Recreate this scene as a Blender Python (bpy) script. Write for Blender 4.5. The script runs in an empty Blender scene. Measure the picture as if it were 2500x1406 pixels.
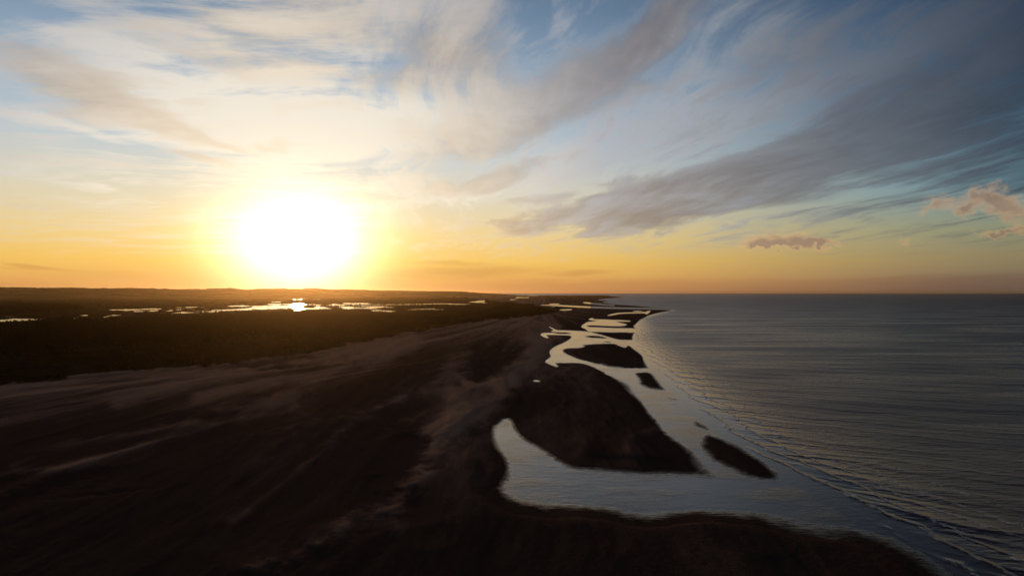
import bpy, math, random
import numpy as np
from mathutils import Vector

# ------------------------------------------------------------------ camera
H = 60.0            # height of the drone above the sea, metres
F = 1667.0          # focal length in photograph pixels
CX, HZ = 1250.0, 714.0
scene = bpy.context.scene
cam_data = bpy.data.cameras.new('camera')
cam = bpy.data.objects.new('camera', cam_data)
scene.collection.objects.link(cam)
cam.location = (0, 0, H)
cam.rotation_euler = (math.radians(90), 0, 0)
cam_data.sensor_width = 36.0
cam_data.lens = 36.0 * F / 2500.0
cam_data.shift_y = (HZ - 703.0) / 2500.0
cam_data.clip_start = 1.0
cam_data.clip_end = 400000.0
scene.camera = cam

def ang(px, py):
    """photograph pixel -> azimuth, elevation in degrees"""
    az = math.atan((px - CX) / F)
    el = math.atan((HZ - py) / F * math.cos(az))
    return math.degrees(az), math.degrees(el)

SUN_AZ, SUN_EL = ang(728, 604)

# ------------------------------------------------------------------ node helper
class N:
    """small operator wrapper round shader nodes"""
    def __init__(self, tree): self.t = tree
    def node(self, kind, **kw):
        n = self.t.nodes.new(kind)
        for k, v in kw.items(): setattr(n, k, v)
        return n
    def link(self, a, b): self.t.links.new(a, b)
    def put(self, sock, v):
        if isinstance(v, (int, float)): sock.default_value = v
        elif isinstance(v, (tuple, list)): sock.default_value = v
        else: self.link(v, sock)
    def m(self, op, a, b=None, c=None, clamp=False):
        n = self.node('ShaderNodeMath', operation=op); n.use_clamp = clamp
        self.put(n.inputs[0], a)
        if b is not None: self.put(n.inputs[1], b)
        if c is not None: self.put(n.inputs[2], c)
        return n.outputs[0]
    def v(self, op, a, b=None, out=0):
        n = self.node('ShaderNodeVectorMath', operation=op)
        self.put(n.inputs[0], a)
        if b is not None: self.put(n.inputs[1], b)
        return n.outputs[out]
    def scale(self, a, s):
        n = self.node('ShaderNodeVectorMath', operation='SCALE')
        self.put(n.inputs[0], a); self.put(n.inputs['Scale'], s)
        return n.outputs[0]
    def xyz(self, a):
        n = self.node('ShaderNodeSeparateXYZ'); self.link(a, n.inputs[0]); return n.outputs
    def comb(self, x, y, z=0.0):
        n = self.node('ShaderNodeCombineXYZ')
        for i, q in enumerate((x, y, z)): self.put(n.inputs[i], q)
        return n.outputs[0]
    def mr(self, v, a, b, c=0.0, d=1.0, smooth=True):
        n = self.node('ShaderNodeMapRange')
        n.interpolation_type = 'SMOOTHSTEP' if smooth else 'LINEAR'
        n.clamp = not smooth
        self.put(n.inputs[0], v)
        for i, q in enumerate((a, b, c, d)): self.put(n.inputs[i + 1], q)
        return n.outputs[0]
    def mix(self, f, a, b, mode='MIX'):
        n = self.node('ShaderNodeMix', data_type='RGBA', blend_type=mode)
        n.clamp_factor = True
        self.put(n.inputs[0], f)
        for s, q in ((n.inputs[6], a), (n.inputs[7], b)):
            if isinstance(q, tuple) and len(q) == 3: q = (*q, 1)
            self.put(s, q)
        return n.outputs[2]
    def ramp(self, f, stops, interp='LINEAR'):
        n = self.node('ShaderNodeValToRGB')
        cr = n.color_ramp; cr.interpolation = interp
        while len(cr.elements) < len(stops): cr.elements.new(0.5)
        for e, (p, c) in zip(cr.elements, stops):
            e.position = p; e.color = (*c, 1)
        self.put(n.inputs[0], f)
        return n.outputs[0]
    def noise(self, vec, scale=1.0, detail=4, rough=0.5, dist=0.0, lac=2.0):
        n = self.node('ShaderNodeTexNoise')
        self.link(vec, n.inputs['Vector'])
        self.put(n.inputs['Scale'], scale); self.put(n.inputs['Detail'], detail)
        self.put(n.inputs['Roughness'], rough); self.put(n.inputs['Distortion'], dist)
        self.put(n.inputs['Lacunarity'], lac)
        return n.outputs['Fac']
    def mapping(self, vec, loc=(0, 0, 0), rot=(0, 0, 0), sc=(1, 1, 1), kind='TEXTURE'):
        n = self.node('ShaderNodeMapping', vector_type=kind)
        self.link(vec, n.inputs[0])
        n.inputs[1].default_value = loc; n.inputs[2].default_value = rot; n.inputs[3].default_value = sc
        return n.outputs[0]

def srgb(r, g, b):
    f = lambda c: (c / 12.92 if c <= 0.04045 else ((c + 0.055) / 1.055) ** 2.4)
    return (f(r / 255), f(g / 255), f(b / 255))

# ------------------------------------------------------------------ sky
world = bpy.data.worlds.new('World')
scene.world = world
world.use_nodes = True
world.node_tree.nodes.clear()
w = N(world.node_tree)
tc = w.node('ShaderNodeTexCoord').outputs['Generated']
x, y, z = w.xyz(tc)
az = w.m('MULTIPLY', w.m('ARCTAN2', x, y), 180 / math.pi)
el = w.m('MULTIPLY', w.m('ARCSINE', z), 180 / math.pi)
sa, se = math.radians(SUN_AZ), math.radians(SUN_EL)
sun_vec = (math.sin(sa) * math.cos(se), math.cos(sa) * math.cos(se), math.sin(se))
dist = w.m('MULTIPLY', w.m('ARCCOSINE', w.m('MINIMUM', w.v('DOT_PRODUCT', tc, sun_vec, 1), 0.999999)), 180 / math.pi)
elp = w.m('MAXIMUM', el, 0.0)
ef = w.m('POWER', w.m('DIVIDE', elp, 90.0), 0.5)       # sqrt spacing for the ramps
S = lambda e: (e / 90.0) ** 0.5
ramp_sun = w.ramp(ef, [(0, srgb(220, 150, 98)), (S(1), srgb(234, 172, 92)), (S(2.5), srgb(246, 196, 96)), (S(4.5), srgb(240, 208, 138)),
                       (S(7.5), srgb(222, 212, 184)), (S(11), srgb(194, 202, 204)), (S(15), srgb(160, 180, 198)), (S(22), srgb(110, 134, 160)),
                       (S(32), srgb(50, 70, 98)), (S(50), srgb(20, 28, 42)), (1, srgb(12, 16, 26))])
ramp_away = w.ramp(ef, [(0, srgb(104, 88, 82)), (S(1), srgb(126, 108, 88)), (S(2.5), srgb(142, 130, 98)), (S(4.5), srgb(136, 142, 118)),
                        (S(7.5), srgb(100, 138, 150)), (S(11), srgb(74, 108, 130)), (S(15), srgb(50, 78, 104)), (S(22), srgb(28, 54, 84)),
                        (S(32), srgb(20, 34, 54)), (S(50), srgb(10, 15, 24)), (1, srgb(8, 10, 16))])
daz = w.m('ABSOLUTE', w.m('SUBTRACT', az, SUN_AZ))
t_az = w.mr(daz, 14.0, 58.0)
t_far = w.mr(daz, 45.0, 110.0)
clear = w.mix(t_az, ramp_sun, ramp_away)
# Nishita sky, low sun, as the light of the unseen rest of the dome
nish = w.node('ShaderNodeTexSky', sky_type='NISHITA')
nish.sun_disc = False
nish.sun_elevation = math.radians(SUN_EL)
nish.sun_rotation = math.radians(SUN_AZ)
nish.altitude = 60
nish.dust_density = 2.0
night = w.mix(1.0, w.scale(nish.outputs[0], 0.02), srgb(14, 18, 28), 'ADD')
clear = w.mix(t_far, clear, night)
# aureole of the veiled sun
def gauss(d, width): 
    q = w.m('DIVIDE', d, width)
    return w.m('EXPONENT', w.m('MULTIPLY', w.m('MULTIPLY', q, q), -1.0))
delv = w.m('SUBTRACT', el, SUN_EL + 4.5)
wide_d = w.m('SQRT', w.m('ADD', w.m('POWER', w.m('MULTIPLY', w.m('SUBTRACT', az, SUN_AZ), 0.85), 2.0), w.m('POWER', w.m('MULTIPLY', delv, 0.95), 2.0)))
core_d = w.m('SQRT', w.m('ADD', w.m('POWER', w.m('MULTIPLY', w.m('SUBTRACT', az, SUN_AZ), 0.84), 2.0), w.m('POWER', w.m('MULTIPLY', w.m('SUBTRACT', el, SUN_EL + .2), 1.22), 2.0)))
glow_core = w.scale((2.5, 2.1, 1.5), gauss(core_d, 3.95))
glow_mid = w.scale((0.40, 0.25, 0.04), gauss(core_d, 7.0))
glow_wide = w.scale((0.10, 0.085, 0.07), gauss(wide_d, 11.0))

# ---- cloud layer: coordinates on a horizontal sheet, streaks run towards azimuth -9 deg
zz = w.m('ADD', w.m('MAXIMUM', z, 0.0), 0.055)
plane = w.comb(w.m('DIVIDE', x, zz), w.m('DIVIDE', y, zz), 0.0)
STREAK = math.radians(9)
pr = w.node('ShaderNodeVectorRotate', rotation_type='Z_AXIS'); w.link(plane, pr.inputs['Vector']); pr.inputs['Angle'].default_value = -STREAK
plane_r = pr.outputs[0]
warp = w.node('ShaderNodeTexNoise'); w.link(plane_r, warp.inputs['Vector']); warp.inputs['Scale'].default_value = 0.55; warp.inputs['Detail'].default_value = 2
warped = w.v('ADD', plane_r, w.v('MULTIPLY', w.v('SUBTRACT', warp.outputs['Color'], (0.5, 0.5, 0.5)), (0.8, 1.1, 0)))
pl = w.node('ShaderNodeVectorRotate', rotation_type='Z_AXIS'); w.link(warped, pl.inputs['Vector']); pl.inputs['Angle'].default_value = math.radians(96)
t_left = w.mr(az, -4.0, -19.0)
warped_l = w.v('MULTIPLY', pl.outputs[0], (.62, 1.25, 1))
def both(off, sc, det, ro):
    a = w.noise(w.v('MULTIPLY', w.v('ADD', warped, off), sc), 1.0, det, ro)
    b = w.noise(w.v('MULTIPLY', w.v('ADD', warped_l, off), sc), 1.0, det, ro)
    return w.m('ADD', a, w.m('MULTIPLY', w.m('SUBTRACT', b, a), t_left))
n_big = both((0, 0, 0), (0.9, 0.30, 1), 8, 0.60)
n_fib = both((7, 3, 0), (4.2, 0.75, 1), 6, 0.58)
n_fin = both((3, 13, 1), (11.0, 2.4, 1), 5, 0.62)
n_lump = w.noise(w.v('MULTIPLY', w.v('ADD', warped, (17, 9, 4)), (1.6, 1.1, 1)), 1.0, 8, 0.62)

ae = w.comb(az, el, 0.0)
an = w.node('ShaderNodeTexNoise'); w.link(w.v('MULTIPLY', warped, (1.2, 0.6, 1)), an.inputs['Vector']); an.inputs['Detail'].default_value = 5; an.inputs['Scale'].default_value = 1.0
ae_w = w.v('ADD', ae, w.v('MULTIPLY', w.v('SUBTRACT', an.outputs['Color'], (0.5, 0.5, 0.5)), (7.0, 5.5, 0)))
def blobs(items, coords):
    total = None
    for k_, (cx, cy, rx, ry, rot, amp) in enumerate(items):
        if k_ and k_ % 5 == 0:                # keeps the shader's working set small
            coords = w.v('ADD', coords, w.scale((1e-9, 0, 0), total))
        a0, e0 = ang(cx, cy)
        k = 180 / math.pi / F
        c = math.cos(math.radians(a0))
        mp = w.mapping(coords, (a0, e0, 0), (0, 0, math.radians(rot)), (rx * k * c * c, ry * k * c, 1.0))
        b = w.mr(w.v('LENGTH', mp, None, 1), 0.0, 1.7, amp, 0.0)
        total = b if total is None else w.m('ADD', total, b)
    return total
# thick, shaded parts of the sheet            (centre px, centre py, half length, half height, tilt, weight)
thick = blobs([
    (1950, 410, 560, 92, 10, .62), (2000, 330, 620, 170, 15, .30), (2180, 320, 420, 85, 17, 0.5), (2440, 360, 240, 80, 8, .5), (2450, 230, 260, 60, 20, .38), (1650, 470, 300, 50, 8, .7), (1480, 500, 230, 34, 10, .75), (1270, 536, 170, 18, 8, 1.0),
    (2250, 225, 360, 40, 18, 0.42), (1300, 250, 260, 70, 24, 0.85), (1500, 130, 240, 80, 34, 0.85), (1150, 330, 200, 50, 24, .45), (1120, 90, 200, 60, 20, .5),
    (1190, 430, 130, 26, 16, 1.0), (1330, 470, 220, 16, 12, .75), (1130, 170, 130, 70, 15, 0.6),
    (1640, 30, 180, 50, 35, .7), (2350, 120, 300, 50, 20, .3),
    (320, 262, 190, 30, -10, 1.15), (120, 240, 160, 40, -12, .5), (90, 150, 180, 50, -10, .6), (400, 140, 200, 20, -4, .35), (160, 195, 130, 30, -20, .45),
    (640, 72, 190, 34, -4, .7), (780, 40, 150, 40, -14, .6), (560, 160, 220, 40, -8, .5), (1010, 60, 150, 60, 0, .45), (200, 60, 260, 40, -5, .45), (560, 120, 200, 40, 0, .4), (350, 210, 240, 24, -6, .4), (800, 170, 160, 20, 0, .35), (2000, 170, 420, 90, 18, .2), (870, 170, 150, 50, 0, .3),
    (500, 378, 120, 14, -4, .9), (640, 352, 110, 12, -6, .75), (430, 300, 140, 16, -8, .5), (930, 225, 110, 40, 20, .45), (740, 262, 120, 26, 5, .35), (960, 340, 70, 28, 20, .3),
], ae_w)
# thin bright cirrus
thin = blobs([
    (300, 260, 500, 120, -4, .4), (1250, 60, 1300, 60, 0, .2), (2200, 150, 500, 100, 12, .4), (300, 195, 260, 60, -8, .6), (700, 230, 380, 90, -6, .75), (330, 90, 260, 40, -6, .5), (150, 110, 200, 20, -3, .6), (560, 330, 330, 80, -6, .8), (900, 330, 300, 130, 10, .8),
    (170, 430, 220, 24, -8, .9), (120, 300, 170, 14, -16, .8), (1450, 340, 260, 70, 20, .9), (1700, 300, 200, 70, 30, .6), (1800, 90, 200, 60, 30, .6),
    (2000, 200, 330, 60, 16, .55), (1000, 30, 240, 60, -4, .6), (1100, 480, 300, 40, 4, .6), (1560, 470, 160, 20, 8, .6), (2100, 520, 360, 16, 10, .6), (1700, 560, 260, 16, 8, .5), (1500, 620, 300, 14, 6, .4),
    (850, 110, 200, 30, -4, .55),
], ae_w)
D = w.m('ADD', w.m('MULTIPLY', thick, 0.85), w.m('ADD', w.m('MULTIPLY', w.m('SUBTRACT', n_big, 0.44), 2.0), w.m('ADD', w.m('MULTIPLY', w.m('SUBTRACT', n_fib, 0.48), 1.9), w.m('MULTIPLY', w.m('SUBTRACT', n_fin, 0.5), w.mr(el, 4.0, 16.0, 0.2, 1.1)))))
D = w.m('ADD', D, w.m('MULTIPLY', w.m('SUBTRACT', n_lump, 0.5), 1.5))
D = w.m('MULTIPLY', D, w.mr(el, 1.0, 5.0))
a_thick = w.mr(D, 0.0, 1.15)
T = w.m('ADD', w.m('MULTIPLY', thin, 0.8), w.m('ADD', w.m('MULTIPLY', w.m('SUBTRACT', n_lump, 0.5), 1.6), w.m('ADD', w.m('MULTIPLY', w.m('SUBTRACT', n_fib, 0.5), 2.6), w.m('MULTIPLY', w.m('SUBTRACT', n_fin, 0.5), 1.6))))
a_thin = w.m('MULTIPLY', w.mr(T, -0.05, 0.95), w.mr(el, 2.0, 8.0))
df = w.m('DIVIDE', dist, 70.0)
R = lambda d: d / 70.0
lit = w.ramp(df, [(0, srgb(255, 250, 225)), (R(8), srgb(255, 240, 215)), (R(14), srgb(246, 234, 214)), (R(20), srgb(218, 210, 200)), (R(26), srgb(182, 180, 184)), (R(34), srgb(166, 170, 177)),
                  (R(44), srgb(112, 118, 128)), (R(56), srgb(58, 70, 88)), (1, srgb(40, 50, 66))])
shade = w.ramp(df, [(0, srgb(250, 232, 190)), (R(8), srgb(238, 214, 178)), (R(14), srgb(206, 184, 158)), (R(22), srgb(156, 146, 140)), (R(32), srgb(122, 115, 115)),
                    (R(44), srgb(88, 90, 98)), (R(56), srgb(40, 50, 62)), (1, srgb(24, 30, 44))])
warm = w.mr(el, 12.0, 4.0, 0.0, 0.9)
shade = w.mix(warm, shade, w.mix(1.0, shade, (1.12, 0.94, 0.74), 'MULTIPLY'))
col = w.mix(w.m('MULTIPLY', a_thin, 0.75), clear, lit)
n_tone = w.mr(w.m('ADD', w.m('MULTIPLY', n_fib, .6), w.m('MULTIPLY', n_lump, .6)), 0.38, 0.85)
shade2 = w.mix(w.m('MULTIPLY', n_tone, 0.75), shade, lit)
rim = w.mr(a_thick, 0.0, 0.55)
shade3 = w.mix(rim, lit, shade2)
col = w.mix(w.m('MULTIPLY', a_thick, 0.86), col, shade3)

# low cloud bank at the horizon and small cumulus
bank = blobs([(1150, 662, 230, 15, 2, .9), (1420, 667, 70, 7, 0, .8), (1080, 643, 90, 6, 0, .7), (60, 650, 110, 7, -4, .8), (230, 668, 250, 16, 0, .45),
              (1900, 700, 600, 26, 0, .75), (1300, 695, 300, 22, 0, .5), (2450, 690, 300, 30, 0, .6), (0, 695, 260, 16, 0, .6)],
             w.v('ADD', ae, w.v('MULTIPLY', w.v('SUBTRACT', an.outputs['Color'], (0.5, 0.5, 0.5)), (5.0, 0.9, 0))))
col = w.mix(w.m('MULTIPLY', w.mr(bank, 0.15, 1.0), 0.55), col, w.mix(1.0, col, (0.70, 0.60, 0.68), 'MULTIPLY'))
cn = w.node('ShaderNodeTexNoise'); w.link(w.v('MULTIPLY', ae, (0.42, 0.62, 1)), cn.inputs['Vector']); cn.inputs['Scale'].default_value = 1.6; cn.inputs['Detail'].default_value = 7; cn.inputs['Roughness'].default_value = .62
ae_c = w.v('ADD', ae, w.v('MULTIPLY', w.v('SUBTRACT', cn.outputs['Color'], (0.5, 0.5, 0.5)), (3.4, 2.6, 0)))
cum = blobs([(1858, 586, 50, 20, 0, 1), (1850, 598, 62, 10, 0, .6), (1942, 585, 46, 24, 0, 1), (2000, 596, 40, 12, -5, .8), (1935, 600, 90, 9, 0, .7),
             (2290, 495, 42, 18, 15, .9), (2400, 485, 58, 26, 10, 1), (2360, 515, 26, 16, -30, .8), (2468, 514, 54, 28, -30, 1), (2480, 565, 70, 13, 0, .9), (2420, 572, 40, 9, 0, .7), (2212, 588, 20, 10, 0, .55)], ae_c)
cf = w.mr(cum, 0.08, 1.25)
litc = w.mix(t_az, srgb(236, 190, 140), srgb(222, 170, 120)); shc = w.mix(t_az, srgb(186, 152, 124), srgb(138, 117, 100))
cc = w.mix(w.mr(w.m('ADD', cum, w.m('MULTIPLY', cn.outputs['Fac'], .5)), 0.5, 1.45), litc, shc)
col = w.mix(w.m('MULTIPLY', cf, 0.9), col, cc)
# glow reaches in front of the thin sheet, weaker where the sheet is thick
veil = w.m('SUBTRACT', 1.0, w.m('MULTIPLY', a_thick, 0.55))
col = w.v('ADD', col, w.v('ADD', glow_core, w.scale(w.v('ADD', glow_mid, glow_wide), veil)))
below = w.mr(el, -0.5, -0.12, 1.0, 0.0)
col = w.mix(below, col, w.mix(1.0, clear, (0.25, 0.25, 0.3), 'MULTIPLY'))
bg = w.node('ShaderNodeBackground'); w.link(col, bg.inputs[0]); bg.inputs[1].default_value = 1.0
wo = w.node('ShaderNodeOutputWorld'); w.link(bg.outputs[0], wo.inputs[0])
world.cycles.sampling_method = 'MANUAL'
world.cycles.sample_map_resolution = 1024

# ------------------------------------------------------------------ sun
sl = bpy.data.lights.new('sun', 'SUN')
sl.energy = 0.9
sl.angle = math.radians(0.6)
sl.color = (1.0, 0.62, 0.30)
sun = bpy.data.objects.new('sun', sl)
scene.collection.objects.link(sun)
sun.rotation_euler = Vector(sun_vec).to_track_quat('Z', 'Y').to_euler()
sun.location = (-300, 900, 300)
vs = scene.view_settings
vs.view_transform = 'Standard'; vs.look = 'None'; vs.exposure = 0.0; vs.gamma = 1.0; vs.use_curve_mapping = False

# ------------------------------------------------------------------ shared helpers
rng = np.random.default_rng(7)
random.seed(7)
def tag(o, label=None, cat=None, group=None, kind=None):
    for k, v in (('label', label), ('category', cat), ('group', group), ('kind', kind)):
        if v: o[k] = v
    return o
def ground(px, py, z=0.0):
    """photograph pixel -> point on the horizontal plane at height z"""
    d = (H - z) / (py - HZ)
    return (px - CX) * d, F * d
def mesh_from(name, verts, faces, mat, attrs=None, smooth=True):
    """faces: (n,3) or (n,4) int array"""
    me = bpy.data.meshes.new(name)
    verts = np.asarray(verts, dtype=np.float32); faces = np.asarray(faces, dtype=np.int32)
    k = faces.shape[1]
    me.vertices.add(len(verts)); me.vertices.foreach_set('co', verts.ravel())
    me.loops.add(faces.size); me.loops.foreach_set('vertex_index', faces.ravel())
    me.polygons.add(len(faces)); me.polygons.foreach_set('loop_start', np.arange(0, faces.size, k, dtype=np.int32))
    me.polygons.foreach_set('loop_total', np.full(len(faces), k, dtype=np.int32))
    me.polygons.foreach_set('use_smooth', np.full(len(faces), smooth))
    for an_, av in (attrs or {}).items():
        a = me.attributes.new(an_, 'FLOAT', 'POINT'); a.data.foreach_set('value', np.asarray(av, dtype=np.float32).ravel())
    me.update(calc_edges=True)
    me.materials.append(mat)
    o = bpy.data.objects.new(name, me)
    scene.collection.objects.link(o)
    return o
def grid_faces(nr, nc, keep=None):
    i = np.arange(nr * nc).reshape(nr, nc)
    f = np.stack([i[:-1, :-1], i[:-1, 1:], i[1:, 1:], i[1:, :-1]], -1).reshape(-1, 4)
    f = f[:, ::-1]
    return f if keep is None else f[keep.reshape(-1)]
def compact(verts, faces, attrs):
    used = np.unique(faces); remap = -np.ones(len(verts), dtype=np.int64); remap[used] = np.arange(len(used))
    return verts[used], remap[faces], {k: np.asarray(v).ravel()[used] for k, v in attrs.items()}

# value noise in numpy
_perm = rng.random((256, 256))
def vnoise(x, y):
    xi = np.floor(x).astype(np.int64); yi = np.floor(y).astype(np.int64)
    fx = x - xi; fy = y - yi
    fx = fx * fx * (3 - 2 * fx); fy = fy * fy * (3 - 2 * fy)
    g = lambda a, b: _perm[a & 255, b & 255]
    return ((g(xi, yi) * (1 - fx) + g(xi + 1, yi) * fx) * (1 - fy) + (g(xi, yi + 1) * (1 - fx) + g(xi + 1, yi + 1) * fx) * fy)
def fbm(x, y, o=4, gain=0.5):
    t = 0; a = 1; s = 0
    for k in range(o):
        t = t + a * vnoise(x * 2 ** k + 17.3 * k, y * 2 ** k + 9.1 * k); s += a; a *= gain
    return t / s
def sdf(poly, px, py, wx=0.5):
    """signed distance (positive inside) in weighted photograph units"""
    P = np.array(poly, dtype=np.float64); P[:, 0] *= wx
    X = px * wx
    x0, y0 = P[:, 0].min() - 60, P[:, 1].min() - 60
    x1, y1 = P[:, 0].max() + 60, P[:, 1].max() + 60
    out = np.full(px.shape, -60.0)
    m = (X > x0) & (X < x1) & (py > y0) & (py < y1)
    a = X[m]; b = py[m]
    d2 = np.full(a.shape, 1e12); ins = np.zeros(a.shape, bool)
    n = len(P)
    for i in range(n):
        ax, ay = P[i]; bx, by = P[(i + 1) % n]
        ex, ey = bx - ax, by - ay
        t = np.clip(((a - ax) * ex + (b - ay) * ey) / (ex * ex + ey * ey + 1e-9), 0, 1)
        d2 = np.minimum(d2, (a - ax - t * ex) ** 2 + (b - ay - t * ey) ** 2)
        if ay != by:
            c = ((ay > b) != (by > b)) & (a < (bx - ax) * (b - ay) / (by - ay) + ax)
            ins ^= c
    d = np.sqrt(d2)
    out[m] = np.clip(np.where(ins, d, -d), -60, None)
    return out
def smooth_poly(pts, n=2):
    P = np.array(pts, float)
    for _ in range(n):                       # corner cutting
        Q = np.roll(P, -1, 0)
        P = np.stack([P * .78 + Q * .22, P * .22 + Q * .78], 1).reshape(-1, 2)
    return P
z3 = lambda pts: [(1200 + x / 4.1667, 680 + y / 4.1667) for x, y in pts]
z4 = lambda pts: [(1150 + x / 2.779, 900 + y / 2.779) for x, y in pts]
z1 = lambda pts: [(x / 3.5714, 640 + y / 3.5714) for x, y in pts]
z2 = lambda pts: [(600 + x / 3.5714, 640 + y / 3.5714) for x, y in pts]
z6 = lambda pts: [(x * 0.48, 850 + y * 0.48) for x, y in pts]

# ------------------------------------------------------------------ outlines read off the shore
coast = z3([(-300, 152), (80, 152), (250, 168), (600, 172), (1000, 170), (1180, 172), (1230, 181), (1350, 191), (1290, 198), (1190, 201), (1140, 209), (1078, 215),
            (1095, 222), (1170, 224), (1180, 229), (1120, 240), (1250, 262), (1450, 275), (1640, 291), (1780, 298), (1900, 306),
            (1850, 322), (1700, 350), (1600, 375), (1540, 410), (1510, 425), (1470, 465), (1450, 480), (1465, 520), (1455, 560), (1432, 600), (1438, 625), (1418, 645),
            (1430, 680), (1480, 720), (1530, 775), (1560, 840), (1600, 890), (1620, 918)])
coast += [(1600, 925), (1660, 985), (1740, 1060), (1830, 1120), (1905, 1170), (1960, 1230), (2051, 1280), (2127, 1298), (2202, 1323), (2262, 1358), (2318, 1398), (2380, 1450), (2450, 1520), (2600, 1700),
          (3400, 3600), (-4200, 3600), (-4200, 717.2), (900, 717.2)]
lagoons = [
    z3([(470, 268), (700, 269), (900, 281), (1250, 294), (1700, 301), (1960, 312), (1860, 321), (1700, 314), (1300, 308), (900, 295), (700, 282), (560, 273)]),
    z3([(560, 311), (700, 307), (830, 311), (790, 323), (650, 325), (590, 321)]),
    z3([(585, 256), (690, 254), (690, 262), (590, 263)]),
    z3([(600, 291), (640, 291), (640, 296), (600, 296)]),
    z3([(920, 241), (970, 240), (1110, 256), (1250, 270), (1250, 279), (1100, 268), (960, 254)]),
    z3([(1175, 378), (1220, 361), (1310, 347), (1560, 343), (1600, 327), (1618, 330), (1580, 364), (1563, 358), (1575, 351), (1320, 355), (1240, 371)]),
    z3([(1440, 330), (1530, 330), (1530, 335), (1440, 335)]),
    z3([(990, 412), (1020, 402), (1038, 407), (1015, 413), (1060, 417), (1240, 421), (1410, 430), (1400, 438), (1240, 434), (1060, 427), (1000, 421)]),
    z3([(912, 492), (925, 476), (970, 443), (1050, 436), (1130, 420), (1250, 437), (1380, 467), (1345, 480), (1200, 482), (1020, 472), (968, 474), (960, 482), (985, 494), (1080, 497), (1250, 506), (1480, 513),
        (1490, 550), (1380, 546), (1200, 541), (1060, 538), (990, 536), (960, 512)]),
    z4([(435, 77), (465, 78), (466, 83), (436, 83)]),
]
lagoons.append(z3([(580, 490), (600, 494), (645, 518), (670, 527), (800, 531), (1000, 544), (1060, 560), (1140, 579), (1245, 611), (1300, 627), (1450, 628), (1440, 690), (1640, 918), (1700, 960), (1700, 1010)])
    + [(1640, 930), (1700, 985), (1790, 1060), (1880, 1110), (1960, 1180), (2100, 1230), (2700, 1600), (2600, 1700), (2450, 1520), (2380, 1450), (2318, 1398), (2262, 1358), (2202, 1323), (2127, 1298), (2051, 1280), (1981, 1277), (1911, 1260), (1851, 1250), (1775, 1243), (1700, 1242)]
    + z4([(1400, 962), (1330, 966), (1230, 985), (1150, 980), (1050, 955), (950, 930), (700, 920), (500, 915), (350, 890), (280, 860), (230, 820), (240, 780), (275, 730), (280, 680), (265, 620), (230, 570), (190, 520), (165, 450), (170, 405), (210, 365), (240, 348),
          (266, 360), (268, 400), (300, 450), (350, 492), (420, 524), (480, 558), (520, 594), (560, 620), (630, 660), (700, 684), (850, 700), (1000, 712), (1200, 722), (1500, 738), (1690, 743), (1620, 680), (1560, 610), (1530, 570), (1450, 510), (1370, 460), (1300, 400), (1250, 330), (1170, 240), (1110, 160), (1080, 105), (1000, 65), (920, 30), (860, 0)])
    + z3([(1100, 930), (1030, 893), (960, 864), (860, 851), (660, 853), (640, 862), (670, 901), (600, 872), (548, 845), (612, 802), (613, 790), (598, 745), (618, 715), (660, 688), (740, 653), (800, 618), (822, 590), (800, 578), (700, 572), (545, 568), (560, 582), (582, 602), (556, 602), (498, 572), (520, 550), (655, 552), (640, 559), (700, 563), (790, 567), (815, 560), (790, 548), (680, 545), (608, 536), (615, 528), (640, 524)]))
islands = [
    z3([(1030, 548), (1150, 540), (1380, 544), (1462, 546), (1450, 562), (1436, 596), (1440, 627), (1300, 623), (1240, 610), (1150, 578), (1060, 560)]),
    z3([(925, 590), (980, 578), (1060, 576), (1140, 588), (1195, 607), (1150, 611), (1080, 607), (990, 604)]),
    z3([(715, 722), (760, 705), (870, 702), (945, 690), (895, 672), (1000, 666), (1100, 660), (1250, 660), (1300, 682), (1360, 701), (1378, 678), (1410, 680), (1432, 697), (1480, 732), (1532, 777), (1562, 842), (1600, 892), (1620, 915), (1400, 914), (1220, 904), (1130, 884), (1000, 850), (860, 813), (760, 770), (722, 745)]),
    z3([(1455, 960), (1500, 948), (1620, 945), (1690, 1020), (1740, 1080), (1786, 1136), (1700, 1140), (1600, 1125), (1520, 1095), (1490, 1070), (1502, 1040), (1478, 990)]),
    z4([(1560, 460), (1600, 436), (1680, 455), (1760, 485), (1850, 540), (1950, 600), (2050, 670), (2095, 715), (2085, 755), (1980, 755), (1850, 733), (1750, 690), (1640, 630), (1580, 580), (1545, 520)]),
    z4([(1485, 344), (1540, 354), (1620, 395), (1610, 425), (1540, 400), (1500, 375)]),
    z4([(1318, 188), (1370, 194), (1412, 214), (1365, 212)]),
    z4([(1340, 233), (1415, 236), (1415, 243), (1350, 240)]),
    z3([(1095, 640), (1180, 636), (1250, 652), (1180, 654)]),
]
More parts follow.
